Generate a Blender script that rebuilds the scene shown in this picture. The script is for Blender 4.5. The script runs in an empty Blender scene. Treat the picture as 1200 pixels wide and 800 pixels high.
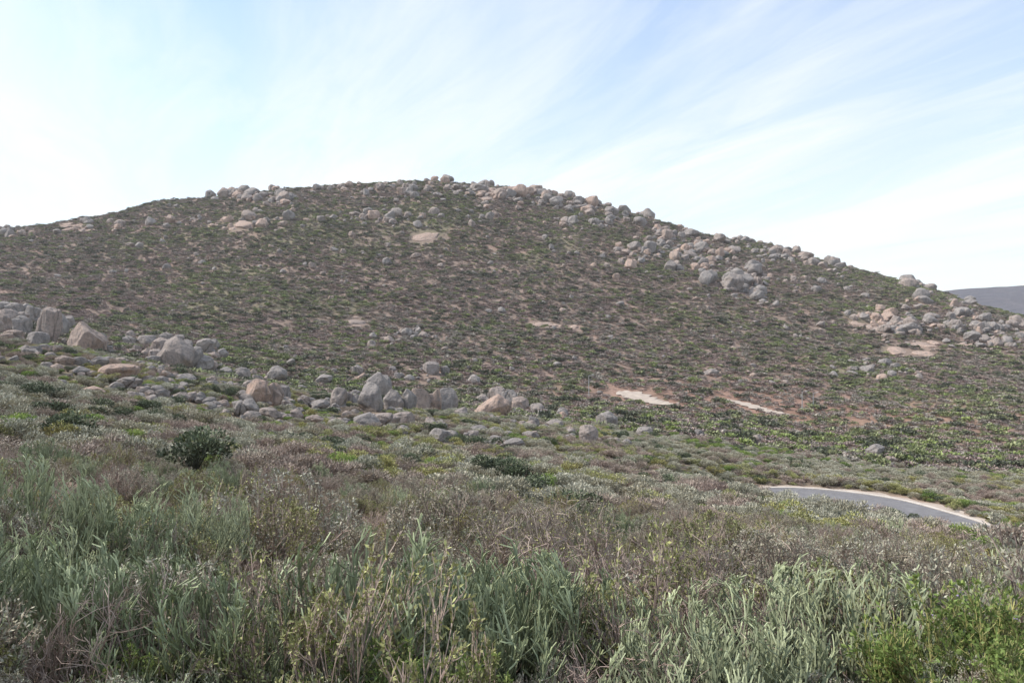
import bpy, bmesh, math, random
import numpy as np
from mathutils import Vector, Quaternion

rng = np.random.default_rng(7)
scene = bpy.context.scene
F = 933.3

# ------------------------------------------------------------------ noise
def _h(ix, iy, iz, seed):
    n = (ix*374761393 + iy*668265263 + iz*2147483647 + seed*1274126177) & 0xffffffff
    n = ((n ^ (n >> 13)) * 1274126177) & 0xffffffff
    n = (n ^ (n >> 16)) & 0xffffffff
    return n.astype(np.float64) / 4294967295.0
def vnoise(x, y, z=None, seed=0):
    x = np.asarray(x, float); y = np.asarray(y, float)
    if z is None: z = np.zeros_like(x)
    x0 = np.floor(x).astype(np.int64); y0 = np.floor(y).astype(np.int64); z0 = np.floor(z).astype(np.int64)
    fx = x-x0; fy = y-y0; fz = z-z0
    fx = fx*fx*(3-2*fx); fy = fy*fy*(3-2*fy); fz = fz*fz*(3-2*fz)
    r = 0
    for dx in (0, 1):
        wx = fx if dx else 1-fx
        for dy in (0, 1):
            wy = fy if dy else 1-fy
            for dz in (0, 1):
                wz = fz if dz else 1-fz
                r = r + wx*wy*wz*_h(x0+dx, y0+dy, z0+dz, seed)
    return r*2-1
def fbm(x, y, z=None, seed=0, octs=4):
    s = 0; a = 1; f = 1; t = 0
    for i in range(octs):
        s = s + a*vnoise(x*f+i*17.3, y*f+i*9.1, None if z is None else z*f, seed+i); t += a
        a *= .5; f *= 2.03
    return s/t
def sstep(a, b, x):
    t = np.clip((x-a)/(b-a), 0, 1); return t*t*(3-2*t)

# ------------------------------------------------------------------ terrain
RK = np.array([5, 10, 20, 40, 75, 110, 150, 220, 300, 400, 480, 560.])
TAB = {
 -700:[815,660,555,485,425,395,395,400,385,350,330,315],
 -200:[820,675,575,500,433,385,383,392,375,335,310,298],
    0:[830,690,590,512,448,403,402,403,375,325,292,274],
  200:[835,705,608,532,476,440,437,425,375,310,264,239],
  350:[840,718,622,552,502,468,462,436,374,300,246,221],
  450:[842,724,632,562,510,480,470,440,376,300,242,216],
  600:[844,730,640,580,525,497,488,455,390,305,248,221],
  700:[844,734,646,590,542,512,497,460,400,320,266,243],
  800:[845,738,654,600,556,527,505,465,410,335,290,268],
 1000:[847,747,672,624,590,560,530,487,435,370,332,315],
 1200:[847,757,694,655,622,585,548,500,455,400,375,378],
 1400:[847,760,705,674,645,600,565,520,480,440,425,430],
 1900:[847,765,715,680,655,620,590,550,520,490,480,485]}
def pchip(xk, yk, x):
    xk = np.asarray(xk, float); yk = np.asarray(yk, float)
    h = np.diff(xk); d = np.diff(yk)/h
    m = np.zeros_like(yk); m[0] = d[0]; m[-1] = d[-1]
    for i in range(1, len(xk)-1):
        m[i] = (d[i-1]*h[i]+d[i]*h[i-1])/(h[i]+h[i-1])
    i = np.clip(np.searchsorted(xk, x)-1, 0, len(h)-1)
    t = (x-xk[i])/h[i]
    return ((2*t**3-3*t**2+1)*yk[i] + (t**3-2*t**2+t)*h[i]*m[i] + (-2*t**3+3*t**2)*yk[i+1] + (t**3-t**2)*h[i]*m[i+1])
azk = []; prof = []
LR = np.linspace(0, math.log(9000), 500)
for px in sorted(TAB):
    az = math.atan((px-600)/F); azk.append(az)
    z = (400-np.array(TAB[px]))/F*RK*math.cos(az)
    ze = z[-1]
    rk = np.concatenate([[1], RK, [640, 760, 1000, 1600, 9000]])
    zk = np.concatenate([[-1.95], z, [ze-4, ze*0.8-20, -30, -45, -60]])
    lr = np.log(rk)
    prof.append(pchip(lr, zk, LR))
prof = np.array(prof)
AZ = np.radians(np.linspace(-180, 180, 721))
GR = np.zeros((721, 500))
ac = np.clip(AZ, azk[0], azk[-1])
for j in range(500):
    GR[:, j] = pchip(azk, prof[:, j], ac)
back = -1.95 - 0.02*np.minimum(np.exp(LR), 300)
w = sstep(math.radians(60), math.radians(125), np.abs(AZ))[:, None]
GR = GR*(1-w) + back[None, :]*w
k = np.exp(-np.linspace(-2, 2, 9)**2); k /= k.sum()
GR = sum(np.roll(GR, i-4, 0)*k[i] for i in range(9))

RC = np.array([28.2, 71.]); ROADZ = -15.0
def seg_dist(x, y, a, b):
    a = np.array(a); b = np.array(b); d = b-a
    t = np.clip(((x-a[0])*d[0]+(y-a[1])*d[1])/(d@d), 0, 1)
    return np.hypot(x-a[0]-t*d[0], y-a[1]-t*d[1])
def road_dist(x, y):
    return np.minimum(np.hypot(x-RC[0], y-RC[1])-9.6, seg_dist(x, y, (34, 62), (43, 38))-4.2)
def h(x, y):
    x = np.asarray(x, float); y = np.asarray(y, float)
    r = np.maximum(np.hypot(x, y), 1.0); az = np.arctan2(x, y)
    fi = (az+math.pi)/(2*math.pi)*720; fj = np.log(r)/LR[-1]*499
    i = np.clip(np.floor(fi).astype(int), 0, 719); j = np.clip(np.floor(fj).astype(int), 0, 498)
    a = fi-i; b = np.clip(fj-j, 0, 1)
    z = GR[i, j]*(1-a)*(1-b)+GR[i+1, j]*a*(1-b)+GR[i, j+1]*(1-a)*b+GR[i+1, j+1]*a*b
    z = z + fbm(x/6, y/6, seed=3, octs=3)*np.clip(r/30, .12, .4)
    z = z + fbm(x/45, y/45, seed=5, octs=3)*3.5*sstep(110, 330, r)*(1-sstep(600, 800, r))
    z = z + fbm(x/11, y/11, seed=8, octs=2)*.7*sstep(200, 400, r)*(1-sstep(650, 800, r))
    wr = 1-sstep(2.5, 8, road_dist(x, y))
    return z*(1-wr)+ROADZ*wr
def ground_hit(px, py, rmin=6, rmax=640):
    az = math.atan((px-600)/F)
    rr = np.concatenate([np.arange(rmin, 60, .25), np.arange(60, rmax, .8)])
    rr = rr[rr >= rmin]
    x = rr*math.sin(az); y = rr*math.cos(az); z = h(x, y)
    yy = 400-z/y*F
    ok = np.where(yy <= py)[0]
    n = ok[0] if len(ok) else int(np.argmin(yy))
    return float(x[n]), float(y[n]), float(z[n])

# ------------------------------------------------------------------ materials
def newmat(name):
    m = bpy.data.materials.new(name); m.use_nodes = True
    nt = m.node_tree; nt.nodes.clear()
    out = nt.nodes.new('ShaderNodeOutputMaterial')
    return m, nt, out
def N(nt, t, **kw):
    n = nt.nodes.new(t)
    for k_, v in kw.items(): setattr(n, k_, v)
    return n
def ramp(nt, fac, stops):
    r = nt.nodes.new('ShaderNodeValToRGB')
    e = r.color_ramp.elements
    while len(e) < len(stops): e.new(.5)
    for q, (p, c) in zip(e, stops):
        q.position = p; q.color = (*c, 1) if len(c) == 3 else c
    nt.links.new(fac, r.inputs[0]); return r.outputs[0]
def mix(nt, fac, a, b, bt='MIX'):
    m = nt.nodes.new('ShaderNodeMix'); m.data_type = 'RGBA'; m.blend_type = bt
    for s, v in ((m.inputs[0], fac), (m.inputs[6], a), (m.inputs[7], b)):
        if isinstance(v, (int, float)): s.default_value = v
        elif isinstance(v, tuple): s.default_value = (*v, 1)
        else: nt.links.new(v, s)
    return m.outputs[2]
def bumpn(nt, hgt, strength, dist):
    b = nt.nodes.new('ShaderNodeBump'); b.inputs['Strength'].default_value = strength
    b.inputs['Distance'].default_value = dist; nt.links.new(hgt, b.inputs['Height']); return b.outputs[0]
def noise(nt, vec, scale, detail=5, rough=.6):
    n = N(nt, 'ShaderNodeTexNoise'); n.inputs['Scale'].default_value = scale
    n.inputs['Detail'].default_value = detail; n.inputs['Roughness'].default_value = rough
    nt.links.new(vec, n.inputs['Vector']); return n.outputs['Fac']

def foliage(name, base, ca, cb, tip, cp=None, trans=0, patch=.03, g=1.0):
    m, nt, out = newmat(name)
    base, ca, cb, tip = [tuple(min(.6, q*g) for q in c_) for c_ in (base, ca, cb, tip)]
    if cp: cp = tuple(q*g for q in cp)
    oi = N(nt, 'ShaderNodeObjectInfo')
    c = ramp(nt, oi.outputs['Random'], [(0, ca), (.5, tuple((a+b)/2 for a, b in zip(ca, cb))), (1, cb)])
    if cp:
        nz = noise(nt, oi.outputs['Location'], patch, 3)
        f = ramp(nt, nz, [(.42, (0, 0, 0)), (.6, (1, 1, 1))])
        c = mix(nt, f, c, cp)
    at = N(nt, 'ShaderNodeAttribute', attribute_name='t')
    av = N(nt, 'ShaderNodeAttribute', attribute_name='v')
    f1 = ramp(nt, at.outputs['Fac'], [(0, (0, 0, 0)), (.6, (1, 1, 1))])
    c = mix(nt, f1, base, c)  # dark low-t base: shade inside and between shrubs painted into the colour
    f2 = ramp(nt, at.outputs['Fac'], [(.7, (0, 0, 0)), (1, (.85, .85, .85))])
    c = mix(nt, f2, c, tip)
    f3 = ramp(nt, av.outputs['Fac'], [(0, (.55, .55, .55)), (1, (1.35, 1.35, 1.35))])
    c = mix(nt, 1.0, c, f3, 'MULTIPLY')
    p = N(nt, 'ShaderNodeBsdfPrincipled'); p.inputs['Roughness'].default_value = .6
    p.inputs['Specular IOR Level'].default_value = .25
    nt.links.new(c, p.inputs['Base Color'])
    if trans:
        t = N(nt, 'ShaderNodeBsdfTranslucent'); nt.links.new(c, t.inputs['Color'])
        ms = N(nt, 'ShaderNodeMixShader'); ms.inputs[0].default_value = trans
        nt.links.new(p.outputs[0], ms.inputs[1]); nt.links.new(t.outputs[0], ms.inputs[2])
        nt.links.new(ms.outputs[0], out.inputs[0])
    else: nt.links.new(p.outputs[0], out.inputs[0])
    return m
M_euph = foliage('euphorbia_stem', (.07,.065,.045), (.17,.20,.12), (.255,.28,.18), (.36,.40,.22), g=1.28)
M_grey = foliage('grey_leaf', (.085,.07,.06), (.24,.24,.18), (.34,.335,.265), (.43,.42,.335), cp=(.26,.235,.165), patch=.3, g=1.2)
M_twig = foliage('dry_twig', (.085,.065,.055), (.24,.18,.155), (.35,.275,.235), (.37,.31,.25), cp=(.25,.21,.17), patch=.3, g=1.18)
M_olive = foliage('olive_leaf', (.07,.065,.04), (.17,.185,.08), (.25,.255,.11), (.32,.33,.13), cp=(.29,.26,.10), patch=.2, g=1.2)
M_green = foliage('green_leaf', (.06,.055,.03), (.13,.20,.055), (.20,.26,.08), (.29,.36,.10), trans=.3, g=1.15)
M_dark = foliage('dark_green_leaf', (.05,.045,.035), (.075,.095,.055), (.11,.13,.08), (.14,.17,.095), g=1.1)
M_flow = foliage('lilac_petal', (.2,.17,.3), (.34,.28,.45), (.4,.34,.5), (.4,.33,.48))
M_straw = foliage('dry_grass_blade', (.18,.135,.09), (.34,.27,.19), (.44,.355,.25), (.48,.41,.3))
M_fbrown = foliage('hill_brown_shrub', (.16,.125,.11), (.225,.175,.155), (.30,.24,.21), (.325,.265,.235), cp=(.255,.195,.18), g=1.15)  # hill shrub mixes: raised tones and paler interiors, haze painted into the colour
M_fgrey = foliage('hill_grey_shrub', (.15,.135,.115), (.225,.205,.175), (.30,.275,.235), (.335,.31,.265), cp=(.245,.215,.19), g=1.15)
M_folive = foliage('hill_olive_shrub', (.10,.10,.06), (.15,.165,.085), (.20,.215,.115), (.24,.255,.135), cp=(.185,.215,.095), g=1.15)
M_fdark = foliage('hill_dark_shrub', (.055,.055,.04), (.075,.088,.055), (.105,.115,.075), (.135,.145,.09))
M_fgreen = foliage('hill_green_shrub', (.11,.13,.055), (.165,.215,.075), (.22,.265,.09), (.265,.32,.11), g=1.18)

def rockmat(name, c1, c2, c3, patina=.7):
    m, nt, out = newmat(name)
    oi = N(nt, 'ShaderNodeObjectInfo'); g = N(nt, 'ShaderNodeNewGeometry')
    pos = g.outputs['Position']
    n1 = noise(nt, pos, .4, 5); n2 = noise(nt, pos, 1.6, 7, .7)
    c = ramp(nt, n1, [(.38, c1), (.62, c2)])
    f = ramp(nt, oi.outputs['Random'], [(.45, (0,0,0)), (1, (.85,.85,.85))])
    c = mix(nt, f, c, c3)
    f2 = ramp(nt, n2, [(.47, (0,0,0)), (.62, (patina,)*3)])
    c = mix(nt, f2, c, (.155,.145,.14))
    mp = N(nt, 'ShaderNodeMapping'); mp.inputs['Scale'].default_value = (1.3, 1.3, .14)
    nt.links.new(pos, mp.inputs[0]); n3 = noise(nt, mp.outputs[0], 1.0, 5)
    f3 = ramp(nt, n3, [(.5, (0,0,0)), (.62, (.6,.6,.6))])
    c = mix(nt, f3, c, (.165,.155,.15))
    n4 = noise(nt, pos, 14, 3)
    c = mix(nt, .5, c, ramp(nt, n4, [(.3, (.6,.6,.6)), (.7, (1.25,1.25,1.25))]), 'MULTIPLY')
    p = N(nt, 'ShaderNodeBsdfPrincipled'); p.inputs['Roughness'].default_value = .9
    p.inputs['Specular IOR Level'].default_value = .15
    nt.links.new(c, p.inputs['Base Color'])
    a = N(nt, 'ShaderNodeMath', operation='ADD'); nt.links.new(n2, a.inputs[0]); nt.links.new(n3, a.inputs[1])
    nt.links.new(bumpn(nt, a.outputs[0], 1.0, .35), p.inputs['Normal'])
    nt.links.new(p.outputs[0], out.inputs[0]); return m
M_rock = rockmat('granite', (.26,.24,.23), (.36,.325,.30), (.41,.32,.27))
M_rockp = rockmat('pink_granite', (.43,.31,.25), (.50,.375,.305), (.37,.30,.26), .5)

def groundmat():
    m, nt, out = newmat('scrub_soil')
    g = N(nt, 'ShaderNodeNewGeometry'); pos = g.outputs['Position']
    at = N(nt, 'ShaderNodeAttribute', attribute_name='soil')
    n1 = noise(nt, pos, .9, 8, .7); n2 = noise(nt, pos, .12, 6, .65); n3 = noise(nt, pos, 9, 5, .7)
    c = at.outputs['Color']
    c = mix(nt, .8, c, ramp(nt, n1, [(.3, (.55,.54,.52)), (.7, (1.35,1.33,1.3))]), 'MULTIPLY')
    c = mix(nt, .7, c, ramp(nt, n2, [(.3, (.65,.66,.62)), (.7, (1.25,1.2,1.2))]), 'MULTIPLY')
    c = mix(nt, .8, c, ramp(nt, n3, [(.32, (.5,.48,.46)), (.6, (1.15,1.15,1.15))]), 'MULTIPLY')
    p = N(nt, 'ShaderNodeBsdfPrincipled'); p.inputs['Roughness'].default_value = .95
    p.inputs['Specular IOR Level'].default_value = .1
    nt.links.new(c, p.inputs['Base Color'])
    nt.links.new(bumpn(nt, n1, .7, .3), p.inputs['Normal'])
    nt.links.new(p.outputs[0], out.inputs[0]); return m
M_ground = groundmat()
def simple(name, c1, c2, scale, rough=.85, bd=.02, bs=.4):
    m, nt, out = newmat(name)
    g = N(nt, 'ShaderNodeNewGeometry'); n = noise(nt, g.outputs['Position'], scale, 8, .7)
    p = N(nt, 'ShaderNodeBsdfPrincipled'); p.inputs['Roughness'].default_value = rough
    nt.links.new(ramp(nt, n, [(.35, c1), (.65, c2)]), p.inputs['Base Color'])
    nt.links.new(bumpn(nt, n, bs, bd), p.inputs['Normal'])
    nt.links.new(p.outputs[0], out.inputs[0]); return m
M_asph = simple('worn_asphalt', (.13,.125,.13), (.19,.185,.19), .8)
M_conc = simple('concrete_kerb', (.42,.38,.34), (.55,.51,.46), 2)
M_track = simple('pale_gravel', (.34,.28,.235), (.48,.41,.34), .6)
M_metal = simple('galvanised_steel', (.30,.30,.30), (.40,.40,.40), 3, .5)
M_lens = simple('lamp_glass', (.6,.6,.58), (.7,.7,.68), 3, .3)
M_far = simple('distant_scrub', (.09,.09,.115), (.14,.13,.15), .03, bd=25, bs=1)  # bluish-purple tint: distance haze painted into the scrub colour

# ------------------------------------------------------------------ mesh helpers
def mesh_np(name, V, Fq, mats, midx=None, attrs=None, smooth=True):
    me = bpy.data.meshes.new(name)
    V = np.asarray(V, np.float32); Fq = np.asarray(Fq, np.int32)
    n, kk = Fq.shape
    me.vertices.add(len(V)); me.vertices.foreach_set('co', V.ravel())
    me.loops.add(n*kk); me.loops.foreach_set('vertex_index', Fq.ravel())
    me.polygons.add(n)
    me.polygons.foreach_set('loop_start', np.arange(0, n*kk, kk, dtype=np.int32))
    if midx is not None: me.polygons.foreach_set('material_index', np.asarray(midx, np.int32))
    for m in mats: me.materials.append(m)
    if attrs:
        for an, (ty, arr) in attrs.items():
            a = me.attributes.new(an, ty, 'POINT')
            a.data.foreach_set('color' if ty == 'FLOAT_COLOR' else 'value', np.asarray(arr, np.float32).ravel())
    me.update(calc_edges=True); me.validate()
    me.polygons.foreach_set('use_smooth', np.full(len(me.polygons), smooth))
    return me
def addobj(name, me, coll=None):
    o = bpy.data.objects.new(name, me)
    (coll or scene.collection).objects.link(o); return o

azf = np.radians(np.arange(-44, 44.01, .16))
azb = np.radians(np.arange(-180, -44, 2.0))
azc = np.radians(np.arange(46, 180, 2.0))
azs = np.concatenate([azb, azf, azc])
rs = np.concatenate([[.6], np.arange(1, 30, .3), np.arange(30, 150, .8), np.arange(150, 660, 1.9), np.geomspace(662, 9000, 40)])
A, R = np.meshgrid(azs, rs, indexing='ij')
X = R*np.sin(A); Y = R*np.cos(A); Z = h(X, Y)
na, nr = A.shape
V = np.stack([X, Y, Z], -1).reshape(-1, 3)
ii, jj = np.meshgrid(np.arange(na), np.arange(nr-1), indexing='ij')
i2 = (ii+1) % na
Fq = np.stack([ii*nr+jj, ii*nr+jj+1, i2*nr+jj+1, i2*nr+jj], -1).reshape(-1, 4)[:, ::-1]
def soil_color(x, y):
    r = np.hypot(x, y)
    near = np.array([.34,.265,.215]); mid = np.array([.27,.22,.175]); hill = np.array([.26,.205,.175])
    w1 = sstep(15, 60, r)[..., None]; w2 = sstep(130, 260, r)[..., None]
    c = near*(1-w1)+mid*w1; c = c*(1-w2)+hill*w2
    g = sstep(.12, .4, fbm(x/38, y/38, seed=21))[..., None]*.55
    c = c*(1-g)+np.array([.18,.19,.11])*g
    b = sstep(.25, .5, fbm(x/26+5, y/26, seed=33))[..., None]*sstep(200, 300, r)[..., None]*.5
    c = c*(1-b)+np.array([.35,.25,.205])*b
    rv = np.exp(-(((x-70)/65)**2+((y-205)/45)**2))[..., None]*.75
    c = c*(1-rv)+np.array([.33,.20,.155])*rv
    d = road_dist(x, y)
    rb = (1-sstep(.8, 3.2, d+fbm(x/2, y/2, seed=4)*1.2))[..., None]
    c = c*(1-rb)+np.array([.42,.32,.26])*rb
    return c
C = soil_color(V[:, 0], V[:, 1]); C = np.hstack([C, np.ones((len(C), 1))])
addobj('terrain', mesh_np('terrain', V, Fq, [M_ground], attrs={'soil': ('FLOAT_COLOR', C)}))

az = np.radians(np.linspace(12, 75, 400)); rr = np.linspace(1700, 4200, 120)
A, R = np.meshgrid(az, rr, indexing='ij')
pxs = np.array([12, 22, 27, 29, 33, 38, 45, 55, 75.]); ang = np.array([20, 36, 46, 51, 54, 58, 52, 40, 20.])
crest = np.interp(np.degrees(A), pxs, ang)/F*2700
prf = np.exp(-((R-2700)/650.)**2)
Xd = R*np.sin(A); Yd = R*np.cos(A)
Zd = -75 + (crest+75)*prf + fbm(Xd/350, Yd/350, seed=40, octs=6)*16*prf
nA, nR = A.shape
ii, jj = np.meshgrid(np.arange(nA-1), np.arange(nR-1), indexing='ij')
Fd = np.stack([ii*nR+jj, ii*nR+jj+1, (ii+1)*nR+jj+1, (ii+1)*nR+jj], -1).reshape(-1, 4)[:, ::-1]
addobj('distant_hill', mesh_np('distant_hill', np.stack([Xd, Yd, Zd], -1).reshape(-1, 3), Fd, [M_far]))

# ------------------------------------------------------------------ road
ctrl = [(46,36),(43.5,46),(41.2,54.5),(39.2,62.5),(38.3,69),(36.2,76),(31,80.6),(25,80.9),(20.2,77.5),(18.4,71.5),(20.3,65),(25.5,61.6),(30.5,59),(33.6,52),(37.5,38)]
def catmull(pts, n=10):
    P = [np.array(p, float) for p in pts]; out = []
    P = [2*P[0]-P[1]]+P+[2*P[-1]-P[-2]]
    for i in range(1, len(P)-2):
        for t in np.linspace(0, 1, n, endpoint=False):
            out.append(.5*((2*P[i])+(-P[i-1]+P[i+1])*t+(2*P[i-1]-5*P[i]+4*P[i+1]-P[i+2])*t*t+(-P[i-1]+3*P[i]-3*P[i+1]+P[i+2])*t**3))
    out.append(P[-2]); return np.array(out)
outl = catmull(ctrl, 10)
bm = bmesh.new()
vs = [bm.verts.new((p[0], p[1], ROADZ+.03)) for p in outl]
bm.faces.new(vs); bmesh.ops.triangulate(bm, faces=bm.faces[:])
bmesh.ops.recalc_face_normals(bm, faces=bm.faces[:])
me = bpy.data.meshes.new('road'); bm.to_mesh(me); bm.free(); me.materials.append(M_asph)
if me.polygons[0].normal.z < 0: me.flip_normals()
addobj('road', me)
T = np.gradient(outl, axis=0); T /= np.linalg.norm(T, axis=1)[:, None]
Nn = np.stack([T[:, 1], -T[:, 0]], 1)
cen = outl.mean(0)
if ((outl[40]-cen)@Nn[40]) < 0: Nn = -Nn
prof_k = [(0.002, -.05), (0.002, .10), (.04, .13), (.26, .13), (.30, .10), (.30, -.05)]
Vk = []; Fk = []
for i, p in enumerate(outl):
    for (o_, z_) in prof_k:
        q = p+Nn[i]*o_; Vk.append((q[0], q[1], ROADZ+z_))
for i in range(len(outl)-1):
    for j in range(5):
        a = i*6+j; Fk.append((a, a+1, a+7, a+6))
addobj('kerb', mesh_np('kerb', Vk, Fk, [M_conc], smooth=False))
Vk = []; Fk = []
for i, p in enumerate(outl):
    for kx, o_ in enumerate((.31, .9, 1.5)):
        q = p+Nn[i]*(o_+(.35*math.sin(i*1.7)+.3*math.sin(i*.61) if kx == 2 else 0))
        Vk.append((q[0], q[1], ROADZ+.035))
for i in range(len(outl)-1):
    for j in range(2):
        a = i*3+j; Fk.append((a, a+1, a+4, a+3))
addobj('gravel_verge', mesh_np('gravel_verge', Vk, Fk, [M_track]))

track_pts = []
def ribbon(name, pix, wid):
    P = np.array([ground_hit(a, b, 120)[:2] for a, b in pix]); Q = catmull(P, 12)
    T = np.gradient(Q, axis=0); T /= np.linalg.norm(T, axis=1)[:, None]
    Nm = np.stack([T[:, 1], -T[:, 0]], 1)
    Vv = []; Ff = []; K = 9
    for i, q in enumerate(Q):
        s = math.sin(math.pi*i/(len(Q)-1))**.35
        for j in range(K):
            p = q+Nm[i]*(j/(K-1)-.5)*wid*max(s, .05)*(1+.25*math.sin(i*1.1+j*.8))
            Vv.append((p[0], p[1], float(h(p[0], p[1]))+.22))
        track_pts.append((q[0], q[1], wid*.5))
    for i in range(len(Q)-1):
        for j in range(K-1):
            a = i*K+j; Ff.append((a, a+1, a+K+1, a+K))
    addobj(name, mesh_np(name, Vv, Ff, [M_track]))
ribbon('gravel_track', [(722,461),(738,463),(752,468),(764,471),(786,475)], 8)
ribbon('gravel_track', [(848,468),(868,473),(888,479),(905,484),(926,487)], 4.5)
track_np = np.array(track_pts)

# ------------------------------------------------------------------ boulders
def rock_mesh(name, seed, sub, mat, crack=False):
    r = np.random.default_rng(seed)
    bm = bmesh.new(); bmesh.ops.create_icosphere(bm, subdivisions=sub, radius=1)
    v = np.array([x.co[:] for x in bm.verts])
    v = v*(1+fbm(v[:, 0]*.9+seed, v[:, 1]*.9, v[:, 2]*.9, seed=seed+5, octs=2)*.4)[:, None]
    for i in range(r.integers(8, 12)):
        n = r.normal(size=3)
        if i < 3: n[2] *= .3
        n /= np.linalg.norm(n)
        d = r.uniform(.56, .88)
        v -= n*np.maximum(0, v@n-d)[:, None]*.85
    u = v/np.linalg.norm(v, axis=1)[:, None]
    s = seed*3.7
    dsp = fbm(v[:, 0]*1.6+s, v[:, 1]*1.6, v[:, 2]*1.6, seed=seed, octs=3)*.13+fbm(v[:, 0]*6+s, v[:, 1]*6, v[:, 2]*6, seed=seed+9, octs=3)*.035
    if crack:
        for q in range(2):
            m_ = r.normal(size=3); m_[2] *= .3; m_ /= np.linalg.norm(m_)
            c0 = r.uniform(-.3, .3)
            dd = v@m_-c0+fbm(v[:, 0]*2, v[:, 1]*2, v[:, 2]*2, seed=seed+3)*.12
            dsp -= np.exp(-(dd/.045)**2)*.22
    v += u*dsp[:, None]
    mn = v.min(0); mx = v.max(0); v = (v-(mn+mx)/2)/(mx-mn)
    for a, b in zip(bm.verts, v): a.co = b
    me = bpy.data.meshes.new(name); bm.to_mesh(me); bm.free()
    me.materials.append(mat); me.polygons.foreach_set('use_smooth', [True]*len(me.polygons))
    return me
RKM = [rock_mesh('granite_boulder', 100+i, 5, M_rock, crack=(i % 3 == 0)) for i in range(12)]
RKP = [rock_mesh('pink_boulder', 200+i, 5, M_rockp, crack=(i % 2 == 0)) for i in range(4)]
B = [(3,386,22,22,0),(20,392,20,20,0),(34,376,16,16,0),(52,400,22,36,0),(68,394,16,24,0),(92,413,40,32,1),(38,406,24,16,0),(8,402,24,14,0),
(12,369,18,13,0),(76,384,15,13,0),(113,411,16,20,0),(-16,394,22,22,0),(-42,398,28,24,0),(22,377,13,11,0),(60,379,13,11,0),(27,367,14,10,0),(2,364,14,10,0),(48,374,12,10,0),(-30,380,20,14,0),
(202,433,38,34,0),(185,417,24,19,0),(224,433,20,24,0),(238,413,20,15,0),(249,410,13,12,0),(168,404,20,11,0),(177,429,19,11,0),(236,434,19,16,0),(148,404,14,9,0),(192,402,15,11,0),(216,409,14,10,0),(208,402,12,9,0),(158,412,10,7,0),
(130,443,40,15,1),(146,456,26,12,0),(100,464,28,9,1),(182,464,18,11,0),(207,472,22,10,0),(232,470,14,10,0),(112,430,18,11,0),(90,440,18,9,0),(160,470,14,8,0),(214,447,20,8,0),(70,428,20,9,0),(30,418,18,9,0),(140,428,14,8,0),(195,452,14,8,0),
(282,446,16,14,0),(300,450,13,10,0),(323,446,22,16,0),(298,474,26,26,1),(316,475,24,24,1),(330,473,15,19,0),(283,489,29,18,0),(313,492,27,12,0),(345,491,15,11,0),(368,498,19,9,0),(372,480,22,10,0),(378,450,19,10,0),(262,440,15,9,0),(350,462,15,9,0),(268,452,13,8,0),(260,478,14,9,0),(246,452,12,8,0),
(394,480,18,23,0),(406,474,13,13,0),(432,482,26,30,0),(440,470,26,30,0),(449,462,17,20,0),(460,482,22,23,0),(478,484,18,25,0),(492,484,22,26,0),(507,485,20,26,1),(524,483,22,25,0),(428,504,30,17,0),(450,503,30,16,0),(471,498,25,13,0),(416,476,17,13,0),
(515,518,24,13,0),(577,490,42,23,1),(584,471,22,16,0),(597,474,18,15,0),(609,482,20,15,0),(565,473,15,10,0),(630,484,15,10,0),(626,502,13,12,0),(600,527,27,10,0),(650,502,20,9,0),(540,490,17,10,0),(560,510,19,9,0),(415,490,13,9,0),
(690,521,22,20,0),(712,503,24,18,0),(757,513,18,11,0),(735,524,12,8,0),(670,510,12,8,0),(1030,536,20,13,0),(1045,546,14,10,0),(1028,549,12,8,0),(820,512,13,8,0),
(505,439,19,14,0),(521,440,10,10,0),(480,447,12,7,0),(890,520,13,9,0),(835,441,17,8,0),(622,515,19,8,0),(580,520,15,8,0),(250,480,15,8,0),(395,500,13,8,0)]
rr_ = random.Random(5)
for _ in range(45):
    t = rr_.random(); px = 20+t*640+rr_.gauss(0, 20); py = 412+t*88+rr_.gauss(0, 15)
    s_ = rr_.uniform(7, 14); B.append((px, py, s_, s_*rr_.uniform(.6, .9), 1 if rr_.random() < .2 else 0))
rocks_xy = []
for n, (px, py, w_, h_, pk) in enumerate(B):
    x, y, z = ground_hit(px, py, 66)
    s = y/F; W = w_*s*1.12; H = h_*s*1.06
    me = rr_.choice(RKP if pk else RKM)
    o = addobj('granite_boulder', me)
    o.scale = (W, W*rr_.uniform(.8, 1.1), H*1.3)
    o.rotation_euler = (rr_.uniform(-.15, .15), rr_.uniform(-.2, .2), rr_.choice([0, math.pi])+rr_.uniform(-.4, .4)-math.atan((px-600)/F))
    o.location = (x, y+W*.4, z+H*.42)
    rocks_xy.append((x, y+W*.4, W*.55))
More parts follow.
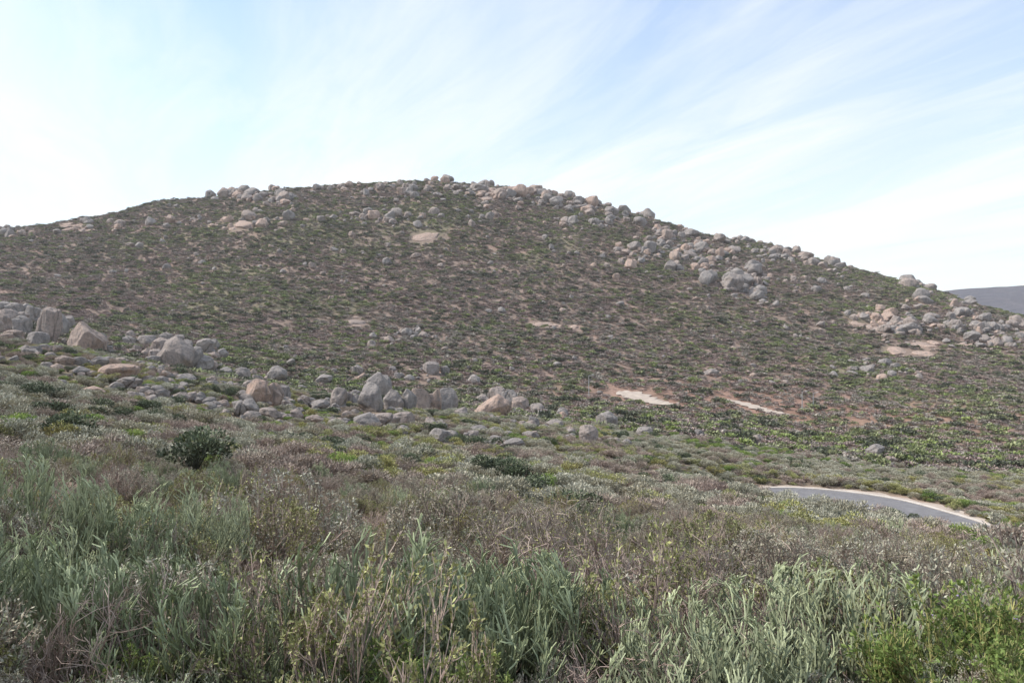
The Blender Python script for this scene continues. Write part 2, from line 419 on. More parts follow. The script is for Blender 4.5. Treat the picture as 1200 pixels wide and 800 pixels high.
def scatter(name, pts, rots, scls, coll, nvar):
    pts = np.asarray(pts, np.float32)
    me = bpy.data.meshes.new(name); me.vertices.add(len(pts)); me.vertices.foreach_set('co', pts.ravel())
    a = me.attributes.new('rot', 'FLOAT_VECTOR', 'POINT'); a.data.foreach_set('vector', np.asarray(rots, np.float32).ravel())
    a = me.attributes.new('scl', 'FLOAT_VECTOR', 'POINT'); a.data.foreach_set('vector', np.asarray(scls, np.float32).ravel())
    a = me.attributes.new('idx', 'INT', 'POINT'); a.data.foreach_set('value', rng.integers(0, nvar, len(pts)).astype(np.int32))
    o = addobj(name, me)
    ng = bpy.data.node_groups.new(name+'_instances', 'GeometryNodeTree')
    ng.interface.new_socket('Geometry', in_out='INPUT', socket_type='NodeSocketGeometry')
    ng.interface.new_socket('Geometry', in_out='OUTPUT', socket_type='NodeSocketGeometry')
    gi = ng.nodes.new('NodeGroupInput'); go = ng.nodes.new('NodeGroupOutput')
    ip = ng.nodes.new('GeometryNodeInstanceOnPoints'); ci = ng.nodes.new('GeometryNodeCollectionInfo')
    ci.inputs['Collection'].default_value = coll
    ci.inputs['Separate Children'].default_value = True; ci.inputs['Reset Children'].default_value = True
    def na_(nm, ty):
        q = ng.nodes.new('GeometryNodeInputNamedAttribute'); q.data_type = ty; q.inputs['Name'].default_value = nm; return q.outputs['Attribute']
    L = ng.links.new
    L(gi.outputs[0], ip.inputs['Points']); L(ci.outputs[0], ip.inputs['Instance'])
    ip.inputs['Pick Instance'].default_value = True
    L(na_('idx', 'INT'), ip.inputs['Instance Index']); L(na_('rot', 'FLOAT_VECTOR'), ip.inputs['Rotation']); L(na_('scl', 'FLOAT_VECTOR'), ip.inputs['Scale'])
    L(ip.outputs[0], go.inputs[0])
    md = o.modifiers.new('instances', 'NODES'); md.node_group = ng
    return o
def make_coll(name, meshes):
    c = bpy.data.collections.new(name)
    for m in meshes: c.objects.link(bpy.data.objects.new(m.name, m))
    return c
RC_hill = make_coll('hill_boulders_src', [rock_mesh('hill_boulder', 300+i, 4, M_rock, crack=(i % 3 == 0)) for i in range(12)])
RC_pink = make_coll('pink_boulders_src', [rock_mesh('hill_pink_boulder', 400+i, 4, M_rockp) for i in range(6)])

HC = [ # px, py, sx, sy, count, size px, pinkfrac
(20,273,28,5,22,7,.3),(90,266,30,4,8,9,.95),(120,266,40,5,16,6,.5),(180,264,20,4,12,7,.1),(205,239,8,3,4,8,0),(230,260,16,4,9,6,.1),(290,232,34,5,44,8,.2),(335,238,30,7,44,8,.1),(300,262,40,6,40,7,.5),(305,264,25,3,7,12,1),
(385,220,28,4,16,6,.1),(440,220,34,4,20,6,.2),(510,216,12,3,8,7,.2),(480,258,34,6,46,7,.1),(505,274,12,3,5,11,1),(420,250,30,8,18,6,.1),(575,227,32,5,60,9,.4),(575,231,16,4,8,11,.9),(560,250,20,8,12,6,.2),(640,233,30,5,42,8,.2),(690,243,26,6,46,8,.1),(700,264,22,5,14,6,.2),(655,264,20,6,16,7,.1),
(745,256,20,5,22,8,.1),(735,296,32,9,42,7,.4),(800,293,30,10,54,9,.3),(805,296,22,8,8,13,.6),(830,308,25,9,40,9,.3),(862,328,26,9,52,10,.1),(868,338,16,6,7,14,0),(895,350,14,7,14,7,0),(790,274,26,5,22,8,.3),(850,278,24,5,16,7,.1),
(910,295,28,6,24,7,.1),(950,303,24,5,22,8,.2),(985,314,20,4,14,7,.1),(1060,332,16,5,22,9,.1),(1095,350,20,5,18,8,.2),(1030,374,26,9,26,9,.6),(1035,378,24,8,7,13,1),(1065,386,20,9,38,9,.2),(1125,375,30,9,42,8,.2),(1165,388,28,9,54,9,.15),(1150,405,26,6,22,7,.1),(1080,410,16,3,6,11,1),
(1190,398,22,9,30,8,.1),(1000,432,36,8,28,7,.1),(1050,440,26,6,18,7,.1),(965,340,50,12,26,5,.1),(930,312,40,10,24,6,.2),
(485,395,26,5,24,7,0),(430,405,30,7,14,6,0),(415,374,18,2,5,8,1),(650,381,24,1.5,8,9,1),(610,435,30,8,14,6,0),(560,330,120,40,32,4.5,.1),(750,380,130,40,36,4.5,.1),(300,330,160,40,28,4.5,.1),(900,420,140,40,40,4.5,.1),
(600,285,260,40,90,5,.2),(1000,370,140,30,76,5,.2),(450,440,160,14,30,5,.1),(900,470,120,20,22,4.5,.1),(250,290,200,20,50,5,.3),(800,345,80,18,38,5,.2),(280,420,60,14,20,6,.1),(620,236,90,6,30,5,.2),(400,230,120,6,34,5,.2),(850,290,100,9,32,5,.2)]
gp, gr, gs = [[], []], [[], []], [[], []]
for (px, py, sx, sy, cnt, sz, pf) in HC:
    sub = [(rr_.gauss(0, sx*.6), rr_.gauss(0, sy*.6)) for _ in range(max(3, cnt//5))]
    for _ in range(cnt):
        cx_, cy_ = rr_.choice(sub)
        a = px+cx_+rr_.gauss(0, sx*.35+3); b = py+cy_+rr_.gauss(0, sy*.4+1.5)
        x, y, z = ground_hit(a, b, 130)
        W = min(1.9, rr_.lognormvariate(-.18, .52))*sz*1.1*y/F
        k_ = 1 if rr_.random() < pf else 0
        yaw = rr_.uniform(0, 6.28)
        if pf >= .9:
            gx = float(h(x+3, y)-h(x-3, y))/6; gy = float(h(x, y+3)-h(x, y-3))/6
            nrm_ = Vector((-gx, -gy, 1)).normalized()
            q = nrm_.to_track_quat('Z', 'Y') @ Quaternion((0, 0, 1), yaw)
            gp[k_].append((x, y, z-W*.02)); gr[k_].append(tuple(q.to_euler())); gs[k_].append((W*1.5, W*1.0, W*.34))
        else:
            fl = rr_.uniform(.5, 1.0)
            gp[k_].append((x, y, z+W*fl*.28)); gr[k_].append((rr_.uniform(-.35, .35), rr_.uniform(-.35, .35), yaw))
            gs[k_].append((W, W*rr_.uniform(.65, 1.2), W*fl))
for (x, y, r_) in rocks_xy:
    for _ in range(5):
        a = rr_.uniform(0, 6.28); d = r_*rr_.uniform(1.0, 3.2); xx = x+math.cos(a)*d*1.6; yy = y+math.sin(a)*d
        W = rr_.uniform(.4, 1.6); gp[0].append((xx, yy, float(h(xx, yy))+W*.25)); gr[0].append((0, 0, rr_.uniform(0, 6))); gs[0].append((W, W*.8, W*.7))
scatter('hillside_boulders', gp[0], gr[0], gs[0], RC_hill, 12)
scatter('pink_granite_slabs', gp[1], gr[1], gs[1], RC_pink, 6)
hb = np.array([(p[0], p[1], s[0]) for p, s in zip(gp[0]+gp[1], gs[0]+gs[1])])

# ------------------------------------------------------------------ shrubs
class SB:
    def __init__(s): s.V = []; s.F = []; s.M = []; s.T = []; s.W = []; s.n = 0
    def tube(s, P, r0, r1, t0, t1, v, mat=0, sides=3):
        K = len(P); D = np.gradient(P, axis=0)
        D /= np.linalg.norm(D, axis=1)[:, None]+1e-9
        a = np.cross(D, [.3, .9, .1]); a /= np.linalg.norm(a, axis=1)[:, None]+1e-9; b = np.cross(D, a)
        ra = np.linspace(r0, r1, K)[:, None, None]
        ph = np.arange(sides)*2*math.pi/sides
        ring = P[:, None, :]+ra*(np.cos(ph)[None, :, None]*a[:, None, :]+np.sin(ph)[None, :, None]*b[:, None, :])
        s.V.append(ring.reshape(-1, 3))
        i, j = np.meshgrid(np.arange(K-1), np.arange(sides), indexing='ij'); j2 = (j+1) % sides
        f = np.stack([i*sides+j, i*sides+j2, (i+1)*sides+j2, (i+1)*sides+j], -1).reshape(-1, 4)+s.n
        s.F.append(f); s.M.append(np.full(len(f), mat)); s.T.append(np.repeat(np.linspace(t0, t1, K), sides)); s.W.append(np.full(K*sides, v)); s.n += K*sides
    def leaves(s, P, D, L, Wd, T, v, mat=1, r=None):
        n = len(P); side = np.cross(D, r.normal(size=(n, 3))); side /= np.linalg.norm(side, axis=1)[:, None]+1e-9
        L = np.asarray(L).reshape(-1, 1); Wd = np.asarray(Wd).reshape(-1, 1)
        q = np.stack([P, P+D*L*.5+side*Wd*.5, P+D*L, P+D*L*.5-side*Wd*.5], 1).reshape(-1, 3)
        s.V.append(q); f = np.arange(n*4).reshape(-1, 4)+s.n; s.F.append(f); s.M.append(np.full(n, mat))
        s.T.append(np.repeat(T, 4)); s.W.append(np.repeat(v, 4)); s.n += n*4
    def mesh(s, name, mats):
        return mesh_np(name, np.vstack(s.V), np.vstack(s.F), mats, np.concatenate(s.M), {'t': ('FLOAT', np.concatenate(s.T)), 'v': ('FLOAT', np.concatenate(s.W))}, smooth=False)
def nrm(a): return a/(math.sqrt(a[0]*a[0]+a[1]*a[1]+a[2]*a[2])+1e-9)
def shrub(name, seed, mats, H=1.0, n0=40, lean=1.0, kids=6, gk=3, rad=(.006, .0035, .0025), trop=.18, spread=.7, leaf=0, ll=.02, lw=.008, wig=.12, kl=.45, gl=.5, flower=0, dome=.7):
    r = np.random.default_rng(seed); s = SB()
    lob = [(nrm(np.array([r.normal(), r.normal(), abs(r.normal())])), r.uniform(.12, .3)) for _ in range(6)]
    cen = np.array([0, 0, .18*H])
    def env(P):
        Q = P-cen; d = np.linalg.norm(Q, axis=1)+1e-9; U = Q/d[:, None]
        Rm = dome*H*(.82+sum(a_*np.exp(-((1-U@l_)/.12)) for l_, a_ in lob))
        t = d/Rm; d2 = np.where(t > .6, Rm*(.6+.42*np.tanh((t-.6)/.42)), d)
        d2 = d2+np.maximum(t-1.1, 0)*Rm*.10
        return cen+U*d2[:, None]
    def branch(p, d, L, K, tr):
        P = [p]
        for _ in range(K-1):
            d = nrm(d+np.array([0, 0, tr])+r.normal(size=3)*wig); P.append(P[-1]+d*L/(K-1))
        return np.array(P), d
    LP = []; LD = []; LT = []; FP = []
    for i in range(n0):
        a = r.uniform(0, 6.283); th = lean*r.uniform(0, 1)**.65
        d = np.array([math.sin(th)*math.cos(a), math.sin(th)*math.sin(a), math.cos(th)])
        L = H*r.uniform(.55, 1.05)*(1-.22*th/max(lean, .1)); base = np.array([math.cos(a), math.sin(a), 0])*r.uniform(0, .22)*H*lean
        base[2] = -.05
        P, de = branch(base, d, L, 5, trop*.5); v = r.uniform(0, 1)
        s.tube(env(P), rad[0], rad[1], 0, .75, v)
        for k_ in range(kids):
            t = r.uniform(.3, .97); q = t*4; i0 = min(int(q), 3); p = P[i0]+(P[i0+1]-P[i0])*(q-i0)
            dd = nrm(nrm(P[i0+1]-P[i0])+r.normal(size=3)*spread*.6+np.array([0, 0, .15]))
            L2 = H*kl*r.uniform(.5, 1)*(1.15-t*.5)
            P2, d2 = branch(p, dd, L2, 4, trop); v2 = r.uniform(0, 1)
            s.tube(env(P2), rad[1], rad[2], t*.7, min(1, t*.7+.3) if gk else 1, v2)
            for g in range(gk):
                t3 = r.uniform(.3, 1); q = t3*3; i1 = min(int(q), 2); p3 = P2[i1]+(P2[i1+1]-P2[i1])*(q-i1)
                d3 = nrm(nrm(P2[i1+1]-P2[i1])+r.normal(size=3)*spread*.55+np.array([0, 0, .12]))
                P3, _ = branch(p3, d3, L2*gl*r.uniform(.6, 1.1), 3, trop); P3 = env(P3)
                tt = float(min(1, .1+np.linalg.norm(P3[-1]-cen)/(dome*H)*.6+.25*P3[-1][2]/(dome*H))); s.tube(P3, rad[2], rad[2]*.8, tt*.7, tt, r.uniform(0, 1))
                for l in range(leaf):
                    u = r.uniform(.1, 1); LP.append(P3[0]+(P3[-1]-P3[0])*u); LD.append(nrm(d3+r.normal(size=3)*.7)); LT.append(tt*r.uniform(.7, 1))
                if flower and r.uniform() < flower and tt > .85: FP.append(P3[-1])
    if LP:
        n = len(LP); s.leaves(np.array(LP), np.array(LD), ll*r.uniform(.6, 1.3, n), lw*r.uniform(.7, 1.2, n), np.array(LT), r.uniform(0, 1, n), 1, r)
    if FP:
        FP = np.repeat(np.array(FP), 6, 0)+r.normal(size=(len(FP)*6, 3))*.006; n = len(FP)
        D = r.normal(size=(n, 3)); D /= np.linalg.norm(D, axis=1)[:, None]
        s.leaves(FP, D, np.full(n, .013), np.full(n, .008), np.full(n, .6), r.uniform(0, 1, n), 2, r)
    return s.mesh(name, mats)
def blob(name, seed, mats, n=1200, ll=.07, lw=.03, up=.5, nl=7, twig=40, flat=.75, shell=.25):
    r = np.random.default_rng(seed); s = SB()
    c = np.stack([r.normal(0, .26, nl), r.normal(0, .26, nl), r.uniform(.25, .6, nl)], 1); c[:, 2] *= flat
    rad = r.uniform(.2, .38, nl)
    k_ = r.integers(0, nl, n); D = r.normal(size=(n, 3)); D /= np.linalg.norm(D, axis=1)[:, None]
    D[:, 2] = np.abs(D[:, 2])*1.0-.25*(r.uniform(size=n) < .4)
    P = c[k_]+D*rad[k_, None]*np.array([1, 1, .8])*(1-shell*r.uniform(0, 1, n)**1.5)[:, None]
    P[:, 2] = np.maximum(P[:, 2], .01)
    dirs = D*(1-up)+np.array([0, 0, up])+r.normal(size=(n, 3))*.35; dirs /= np.linalg.norm(dirs, axis=1)[:, None]
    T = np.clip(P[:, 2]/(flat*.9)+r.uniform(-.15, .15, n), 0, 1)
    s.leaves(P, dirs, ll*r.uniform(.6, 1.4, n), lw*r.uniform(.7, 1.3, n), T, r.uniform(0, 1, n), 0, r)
    for i in range(twig):
        q = P[r.integers(0, n)]; PP = np.array([[0, 0, -.05], q*[.45, .45, .5], q*[1, 1, 1.12]]); s.tube(PP, .012, .004, 0, .5, .5, 0)
    return s.mesh(name, mats)

C_euph = make_coll('euphorbia_src', [shrub('euphorbia', 10+i, [M_euph], H=.95, n0=60, lean=1.25, kids=11, gk=3, rad=(.006, .0042, .0036), trop=.2, spread=.75, wig=.11, kl=.30, gl=.58, dome=.72) for i in range(4)])
C_euph2 = make_coll('low_euphorbia_src', [shrub('low_euphorbia', 20+i, [M_euph, M_grey], H=.65, n0=55, lean=1.35, kids=8, gk=3, rad=(.005, .0034, .0028), trop=.2, spread=.75, wig=.13, kl=.38, gl=.6, leaf=2, ll=.028, lw=.008, dome=.72) for i in range(3)])
C_grey = make_coll('grey_shrub_src', [shrub('grey_shrub', 30+i, [M_twig, M_grey], H=.8, n0=40, lean=1.4, kids=8, gk=4, rad=(.005, .0028, .0018), leaf=5, ll=.024, lw=.010, kl=.42, trop=.12, dome=.68) for i in range(4)])
C_twig = make_coll('dry_shrub_src', [shrub('dry_shrub', 40+i, [M_twig, M_olive], H=.85, n0=36, lean=1.3, kids=9, gk=4, rad=(.006, .0028, .0018), leaf=1 if i % 2 else 0, ll=.024, lw=.010, kl=.45, wig=.22, spread=.9, trop=.06, dome=.8) for i in range(4)])
C_olive = make_coll('olive_shrub_src', [shrub('olive_shrub', 50+i, [M_twig, M_olive], H=.8, n0=40, lean=1.4, kids=8, gk=4, rad=(.005, .0028, .0018), leaf=5, ll=.024, lw=.011, kl=.4, dome=.66) for i in range(3)])
C_green = make_coll('green_shrub_src', [shrub('green_shrub', 60+i, [M_olive, M_green, M_flow], H=.7, n0=40, lean=1.2, kids=8, gk=4, rad=(.005, .003, .002), leaf=4, ll=.030, lw=.013, kl=.4, flower=.05 if i == 0 else 0, dome=.75) for i in range(3)])
def tuft(name, seed, mats, n=70, H=.35):
    r = np.random.default_rng(seed); s = SB()
    for i in range(n):
        a = r.uniform(0, 6.28); th = r.uniform(0, .9); d = np.array([math.sin(th)*math.cos(a), math.sin(th)*math.sin(a), math.cos(th)])
        p = np.array([r.normal(0, .08), r.normal(0, .08), -.02]); L = H*r.uniform(.5, 1.1); P = [p]
        for k_ in range(3): P.append(P[-1]+d*L/3); d = nrm(d+np.array([0, 0, -.12])+r.normal(size=3)*.08)
        s.tube(np.array(P), .0022, .0008, 0, 1, r.uniform(0, 1), 0)
    return s.mesh(name, mats)
C_tuft = make_coll('grass_src', [tuft('grass_tuft', 70+i, [M_straw]) for i in range(3)])

def mids(nm, seed, mat, **kw): return make_coll(nm+'_src', [blob(nm, seed+i, [mat], **kw) for i in range(4)])
C_mgrey = mids('mid_grey_shrub', 500, M_grey, n=1700, ll=.08, lw=.024, up=.4)
C_mtwig = mids('mid_dry_shrub', 510, M_twig, n=1500, ll=.09, lw=.017, up=.35, twig=70, shell=.6)
C_molive = mids('mid_olive_shrub', 520, M_olive, n=1500, ll=.07, lw=.03, up=.35)
C_mgreen = mids('mid_green_shrub', 530, M_green, n=1500, ll=.07, lw=.036, up=.35)
C_mdark = mids('mid_dark_shrub', 540, M_dark, n=1700, ll=.065, lw=.036, up=.3)
C_fb = mids('hill_brown_shrub', 600, M_fbrown, n=110, ll=.26, lw=.15, up=.3, twig=0)
C_fg = mids('hill_grey_shrub', 610, M_fgrey, n=110, ll=.26, lw=.15, up=.3, twig=0)
C_fo = mids('hill_olive_shrub', 620, M_folive, n=120, ll=.25, lw=.16, up=.25, twig=0)
C_fd = mids('hill_dark_shrub', 630, M_fdark, n=130, ll=.24, lw=.16, up=.25, twig=0)
C_fgr = mids('hill_green_shrub', 640, M_fgreen, n=120, ll=.24, lw=.16, up=.25, twig=0)

rx = np.array(rocks_xy)
def sample(r0, r1, dens, azl=42):
    azr = math.radians(azl); area = .5*2*azr*(r1**2-r0**2); n = int(area*dens)
    r = np.sqrt(rng.uniform(r0**2, r1**2, n)); a = rng.uniform(-azr, azr, n)
    x = r*np.sin(a); y = r*np.cos(a)
    ok = road_dist(x, y) > 1.2+rng.uniform(0, 1.6, n)
    for c in track_np[::3]:
        ok &= np.hypot(x-c[0], y-c[1]) > c[2]+.8
    if r1 > 60 and r0 < 150:
        for c in rx:
            ok &= np.hypot(x-c[0], y-c[1]) > c[2]*1.0
            ok &= (np.hypot(x-c[0]*.975, y-c[1]*.975) > c[2]*1.0+.3)
    if r1 > 300:
        big = hb[hb[:, 2] > 2.2]
        for c in big: ok &= np.hypot(x-c[0], y-c[1]) > c[2]*.6
    return x[ok], y[ok]
def put(name, x, y, coll, nvar, s0, s1, hs=(.8, 1.2), tilt=.08, mul=None):
    if len(x) == 0: return
    n = len(x); z = h(x, y)-.02
    s = rng.uniform(0, 1, n)**1.6*(s1-s0)+s0
    if mul is not None: s = s*mul
    # grazed / trimmed lower growth beside the road approach
    s = s*(1-.45*(1-sstep(3, 14, seg_dist(x, y, (36, 58), (40, 36))-3)))
    rot = np.stack([rng.normal(0, tilt, n), rng.normal(0, tilt, n), rng.uniform(0, 6.283, n)], 1)
    scl = np.stack([s, s, s*rng.uniform(*hs, n)], 1)
    scatter(name, np.stack([x, y, z], 1), rot, scl, coll, nvar)
def choose(x, y, probs):
    P = np.stack(probs, 1); P /= P.sum(1)[:, None]; c = P.cumsum(1); u = rng.uniform(0, 1, len(x))[:, None]
    return (u > c).sum(1)
x, y = sample(4.0, 32, 1.35)
r = np.hypot(x, y)
bare = np.hypot((x+5.0)/1.7, (y-11.2)/1.1) > 1.0
x = x[bare]; y = y[bare]; r = r[bare]
f1 = fbm(x/3.5, y/3.5, seed=50, octs=2); f2 = fbm(x/4, y/4, seed=60, octs=2); u = x/y
pe = .14+np.clip(f1*2.2, -.1, .9)+.6*np.exp(-((u+.02)/.2)**2)*(r < 9)
sp = choose(x, y, [pe, .35+0*x, 1.1+np.clip(f2*2.5, -.6, 1.2), .60+np.clip(-f1*2.5, -.2, 1.1), .6+np.clip(-f2, 0, .5), .05+.4*((u > .3) & (r < 7))+.10*(f2 > .4)])
for i, (nm, cl, nv, a, b) in enumerate([('euphorbia_shrubs', C_euph, 4, .6, 1.25), ('low_euphorbia_shrubs', C_euph2, 3, .7, 1.5), ('grey_shrubs', C_grey, 4, .55, 1.7), ('dry_twiggy_shrubs', C_twig, 4, .5, 1.4), ('olive_shrubs', C_olive, 3, .55, 1.7), ('green_leafy_shrubs', C_green, 3, .7, 1.2)]):
    m = sp == i; put(nm, x[m], y[m], cl, nv, a, b)
x, y = sample(3.2, 18, 3.2); m = fbm(x/2, y/2, seed=70, octs=2) > -.15
put('dry_grass', x[m], y[m], C_tuft, 3, .5, 1.1)
x, y = sample(3.3, 5.2, 2.5)
put('low_shrubs', x, y, C_euph2, 3, .5, .85)
x, y = sample(3.3, 5.2, 2.5)
put('low_grey_shrubs', x, y, C_grey, 4, .45, .75)
def place(name, coll, px, r_, s, sz=None):
    az_ = math.atan((px-600)/F); X_ = r_*math.sin(az_); Y_ = r_*math.cos(az_)
    o = addobj(name, coll.objects[rr_.randrange(len(coll.objects))].data)
    o.location = (X_, Y_, float(h(X_, Y_))-.02); o.scale = (s, s, sz or s); o.rotation_euler = (0, 0, rr_.uniform(0, 6.28))
for a in [('euphorbia_bush', C_euph, 460, 5.2, 1.45), ('euphorbia_bush', C_euph, 560, 5.6, 1.6), ('euphorbia_bush', C_euph, 650, 5.4, 1.4), ('euphorbia_bush', C_euph, 260, 5.2, 1.2), ('euphorbia_bush', C_euph, 60, 5.6, 1.25),
          ('euphorbia_bush', C_euph, 1000, 5.6, 1.3), ('dry_bush', C_twig, 770, 5.0, 1.35), ('dry_bush', C_twig, 860, 5.2, 1.25), ('dry_bush', C_twig, 730, 8, 2.0), ('dry_bush', C_twig, 690, 9, 2.0),
          ('flowering_bush', C_green, 540, 4.2, .9), ('flowering_bush', C_green, 430, 4.4, .95), ('green_bush', C_green, 1140, 5.0, 1.25), ('green_bush', C_green, 1185, 5.3, 1.15), ('olive_bush', C_olive, 1060, 6.0, 1.3),
          ('dry_bush', C_twig, 150, 5.0, 1.1), ('grey_bush', C_grey, 350, 6.5, 1.5), ('grey_bush', C_grey, 760, 6.6, 1.5),
          ('euphorbia_bush', C_euph, 145, 9.5, 1.3), ('euphorbia_bush', C_euph, 30, 10, 1.7), ('grey_bush', C_grey, 330, 15, 2.8), ('olive_bush', C_olive, 290, 13.5, 2.1), ('grey_bush', C_grey, 530, 17, 2.9), ('dry_bush', C_twig, 610, 14, 2.3), ('dry_bush', C_twig, 660, 15, 2.3), ('grey_bush', C_grey, 450, 12, 2.0),
          ('grey_bush', C_grey, 900, 11, 2.0), ('olive_bush', C_olive, 840, 16, 2.2), ('grey_bush', C_grey, 1080, 12, 1.8), ('euphorbia_bush', C_euph, 210, 12, 1.8),
          ('dark_bush', C_mdark, 225, 30, 2.4), ('dark_bush', C_mdark, 568, 46, 2.2)]:
    place(*a)
x, y = sample(30, 135, 1.05)
r = np.hypot(x, y); f1 = fbm(x/9, y/9, seed=80, octs=3); f2 = fbm(x/14, y/14, seed=90, octs=3)
dr = np.min(np.hypot(x[:, None]-rx[None, :, 0], y[:, None]-rx[None, :, 1])-rx[None, :, 2], 1)
nr_ = np.exp(-np.maximum(dr, 0)/3.)
band = np.exp(-((x-38)/20)**2-((y-122)/14)**2)
sp = choose(x, y, [.7+np.clip(f1*2.5, -.6, 1.2), .8+np.clip(-f1*2.5, -.6, 1.5), .5+np.clip(f2*2.5, -.4, 1.5), .06+np.clip(f2, 0, .5)+.8*nr_+1.8*band, .10+.3*nr_])
for i, (nm, cl, a, b) in enumerate([('mid_grey_shrubs', C_mgrey, .6, 2.2), ('mid_dry_shrubs', C_mtwig, .6, 2.1), ('mid_olive_shrubs', C_molive, .6, 1.9), ('mid_green_shrubs', C_mgreen, .6, 1.8), ('mid_dark_shrubs', C_mdark, .7, 2.4)]):
    m = sp == i; put(nm, x[m], y[m], cl, 4, a, b, (.6, 1.0), mul=(1-.35*nr_[m]))
x, y = sample(130, 640, .54, 40)
r = np.hypot(x, y); f1 = fbm(x/30, y/30, seed=81, octs=4); f2 = fbm(x/38, y/38, seed=21)
f3 = fbm(x/12, y/12, seed=83, octs=3)
red = np.exp(-(((x-70)/65)**2+((y-205)/45)**2))
keep = rng.uniform(size=len(x)) < (.97-.5*red-.3*(f3 < -.3)); x, y, r, f1, f2, f3, red = [q[keep] for q in (x, y, r, f1, f2, f3, red)]
gb = np.exp(-((x-58)/38)**2-((y-148)/16)**2)
low = 1-sstep(230, 360, r)
sp = choose(x, y, [1.2+.5*np.clip(-f2*2, -.4, 1), .8+np.clip(f1*2, -.5, 1), .32+np.clip(f2*2.0, 0, 1.3)+.15*low, .19+.25*np.clip(f1, 0, 1), .02+.7*np.clip(f2-.15, 0, 1)+.8*gb+.06*low*(1-red)])
for i, (nm, cl, a, b) in enumerate([('hillside_brown_shrubs', C_fb, .8, 2.1), ('hillside_grey_shrubs', C_fg, .8, 2.2), ('hillside_olive_shrubs', C_fo, .8, 2.6), ('hillside_dark_shrubs', C_fd, .8, 3.2), ('hillside_green_shrubs', C_fgr, .8, 2.6)]):
    m = sp == i; put(nm, x[m], y[m], cl, 4, a, b, (.55, .85))

# ------------------------------------------------------------------ lamp posts
def lamp_post(px, py, H):
    X_, Y_, Z_ = ground_hit(px, py, 130)
    e = bpy.data.objects.new('street_lamp', None); scene.collection.objects.link(e); e.location = (X_, Y_, Z_)
    bm = bmesh.new()
    bmesh.ops.create_cone(bm, segments=12, radius1=.13, radius2=.08, depth=H, cap_ends=True)
    for v in bm.verts: v.co.z += H/2-.2
    me = bpy.data.meshes.new('pole'); bm.to_mesh(me); bm.free(); me.materials.append(M_metal); o = addobj('pole', me); o.parent = e
    s = SB(); s.tube(np.array([[0, 0, H-.3], [.25, 0, H-.1], [.8, 0, H]]), .045, .035, 0, 1, .5, 0, 8)
    o = addobj('arm', s.mesh('arm', [M_metal])); o.parent = e
    bm = bmesh.new(); bmesh.ops.create_cube(bm, size=1)
    for v in bm.verts: v.co = Vector((v.co.x*.6*(1 if v.co.z < 0 else .8)+1.0, v.co.y*.24*(1 if v.co.z < 0 else .6), v.co.z*.12+H))
    bmesh.ops.bevel(bm, geom=bm.edges[:], offset=.02, segments=2, affect='EDGES')
    me = bpy.data.meshes.new('lamp_head'); bm.to_mesh(me); bm.free(); me.materials.append(M_lens); o = addobj('lamp_head', me); o.parent = e
for a in [(690, 466, 6), (940, 484, 5.5), (953, 480, 4.5)]: lamp_post(*a)

# ------------------------------------------------------------------ light haze filling the valley (real scattering volume)
bm = bmesh.new(); bmesh.ops.create_cube(bm, size=1)
for v in bm.verts: v.co = Vector((v.co.x*2400, v.co.y*2400, v.co.z*400+60))
me = bpy.data.meshes.new('atmospheric_haze'); bm.to_mesh(me); bm.free()
m, nt, out = newmat('haze'); vsn = N(nt, 'ShaderNodeVolumeScatter'); vsn.inputs['Density'].default_value = .00014
vsn.inputs['Color'].default_value = (.95, .97, 1, 1); vsn.inputs['Anisotropy'].default_value = .2
nt.links.new(vsn.outputs[0], out.inputs['Volume']); me.materials.append(m)
addobj('atmospheric_haze', me)

# ------------------------------------------------------------------ light & world
EL = math.radians(46); AZS = math.radians(-84)
sd = Vector((math.sin(AZS)*math.cos(EL), math.cos(AZS)*math.cos(EL), math.sin(EL)))
L = bpy.data.lights.new('sun', 'SUN'); L.energy = 5.0; L.angle = math.radians(.5); L.color = (1, .92, .82)
lo = addobj('sun', L); lo.rotation_euler = sd.to_track_quat('Z', 'Y').to_euler()
W = bpy.data.worlds.new('World'); scene.world = W; W.use_nodes = True
nt = W.node_tree; nt.nodes.clear()
out = N(nt, 'ShaderNodeOutputWorld'); bg = N(nt, 'ShaderNodeBackground'); bg.inputs[1].default_value = .15
sky = N(nt, 'ShaderNodeTexSky'); sky.sky_type = 'NISHITA'; sky.sun_disc = False; sky.sun_elevation = EL; sky.sun_rotation = AZS % (2*math.pi)
tc = N(nt, 'ShaderNodeTexCoord'); sx = N(nt, 'ShaderNodeSeparateXYZ'); nt.links.new(tc.outputs['Generated'], sx.inputs[0])
def M(op, a, b=None):
    m = N(nt, 'ShaderNodeMath', operation=op)
    for s, v in zip(m.inputs, (a, b)):
        if v is None: continue
        if isinstance(v, (int, float)): s.default_value = v
        else: nt.links.new(v, s)
    return m.outputs[0]
zz = M('ADD', M('MAXIMUM', sx.outputs[2], 0.0), .10)
cx = M('DIVIDE', sx.outputs[0], zz); cy = M('DIVIDE', sx.outputs[1], zz)
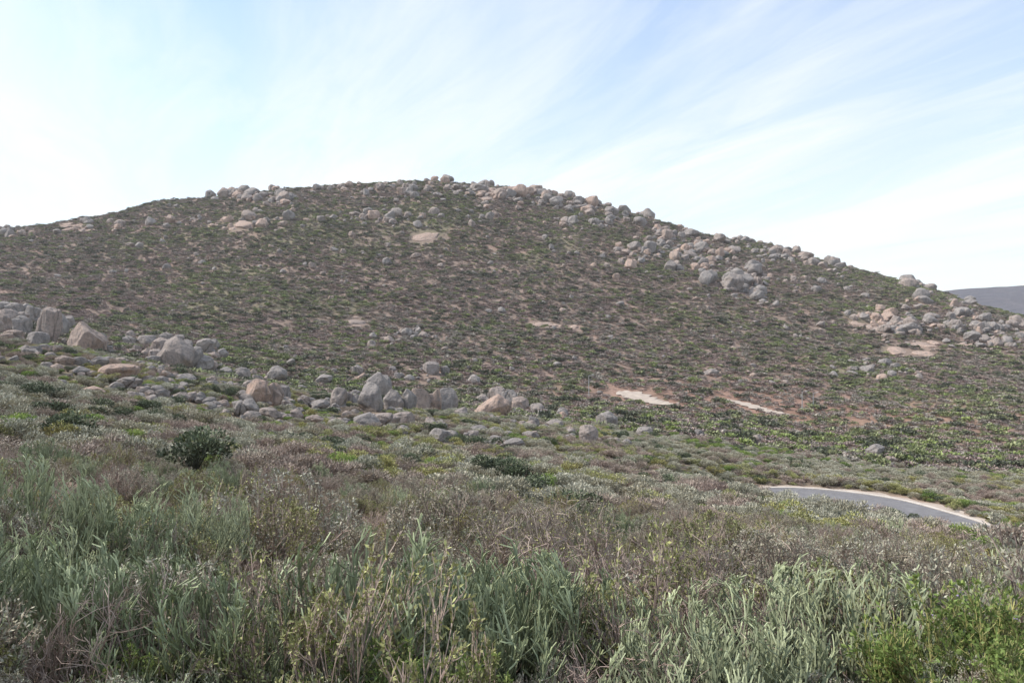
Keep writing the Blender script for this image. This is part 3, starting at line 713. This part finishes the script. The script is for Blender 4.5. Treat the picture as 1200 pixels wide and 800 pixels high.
cv = N(nt, 'ShaderNodeCombineXYZ'); nt.links.new(cx, cv.inputs[0]); nt.links.new(cy, cv.inputs[1])
mp0 = N(nt, 'ShaderNodeMapping'); mp0.inputs['Rotation'].default_value = (0, 0, math.radians(-24)); nt.links.new(cv.outputs[0], mp0.inputs[0])
def cl(scale, sc, det, rough, loc=(0, 0, 0), dist=0):
    mp = N(nt, 'ShaderNodeMapping'); mp.inputs['Scale'].default_value = sc; mp.inputs['Location'].default_value = loc
    nt.links.new(mp0.outputs[0], mp.inputs[0])
    n = N(nt, 'ShaderNodeTexNoise'); n.inputs['Scale'].default_value = scale; n.inputs['Detail'].default_value = det; n.inputs['Roughness'].default_value = rough; n.inputs['Distortion'].default_value = dist
    nt.links.new(mp.outputs[0], n.inputs[0]); return n.outputs['Fac']
a = ramp(nt, cl(1.0, (.8, .22, 1), 6, .5, (3.1, 1, 0), .8), [(.37, (0,0,0)), (.67, (1,1,1))])
b = ramp(nt, cl(1.0, (3.0, .7, 1), 9, .6, (1, 5, 0), .9), [(.39, (0,0,0)), (.71, (1,1,1))])
f = M('ADD', M('MULTIPLY', a, .40), M('MULTIPLY', b, .32))
vz = N(nt, 'ShaderNodeMapRange'); vz.inputs['From Min'].default_value = .05; vz.inputs['From Max'].default_value = .40
vz.inputs['To Min'].default_value = .66; vz.inputs['To Max'].default_value = .16; nt.links.new(sx.outputs[2], vz.inputs[0])
f = M('MINIMUM', M('ADD', f, vz.outputs[0]), .97)
skyb = mix(nt, 1.0, sky.outputs[0], (1.45, 1.60, 1.72), 'MULTIPLY')
c = mix(nt, f, skyb, (7.2, 7.45, 7.5))
nt.links.new(c, bg.inputs[0]); nt.links.new(bg.outputs[0], out.inputs[0])

cam = bpy.data.cameras.new('camera'); cam.lens = 28; cam.sensor_width = 36; cam.clip_end = 20000; cam.clip_start = .1
co = addobj('camera', cam); co.location = (0, 0, 0); co.rotation_euler = (math.radians(90), 0, 0); scene.camera = co
scene.view_settings.view_transform = 'Standard'; scene.view_settings.look = 'None'; scene.view_settings.exposure = 0
print('OK', len(bpy.data.objects))
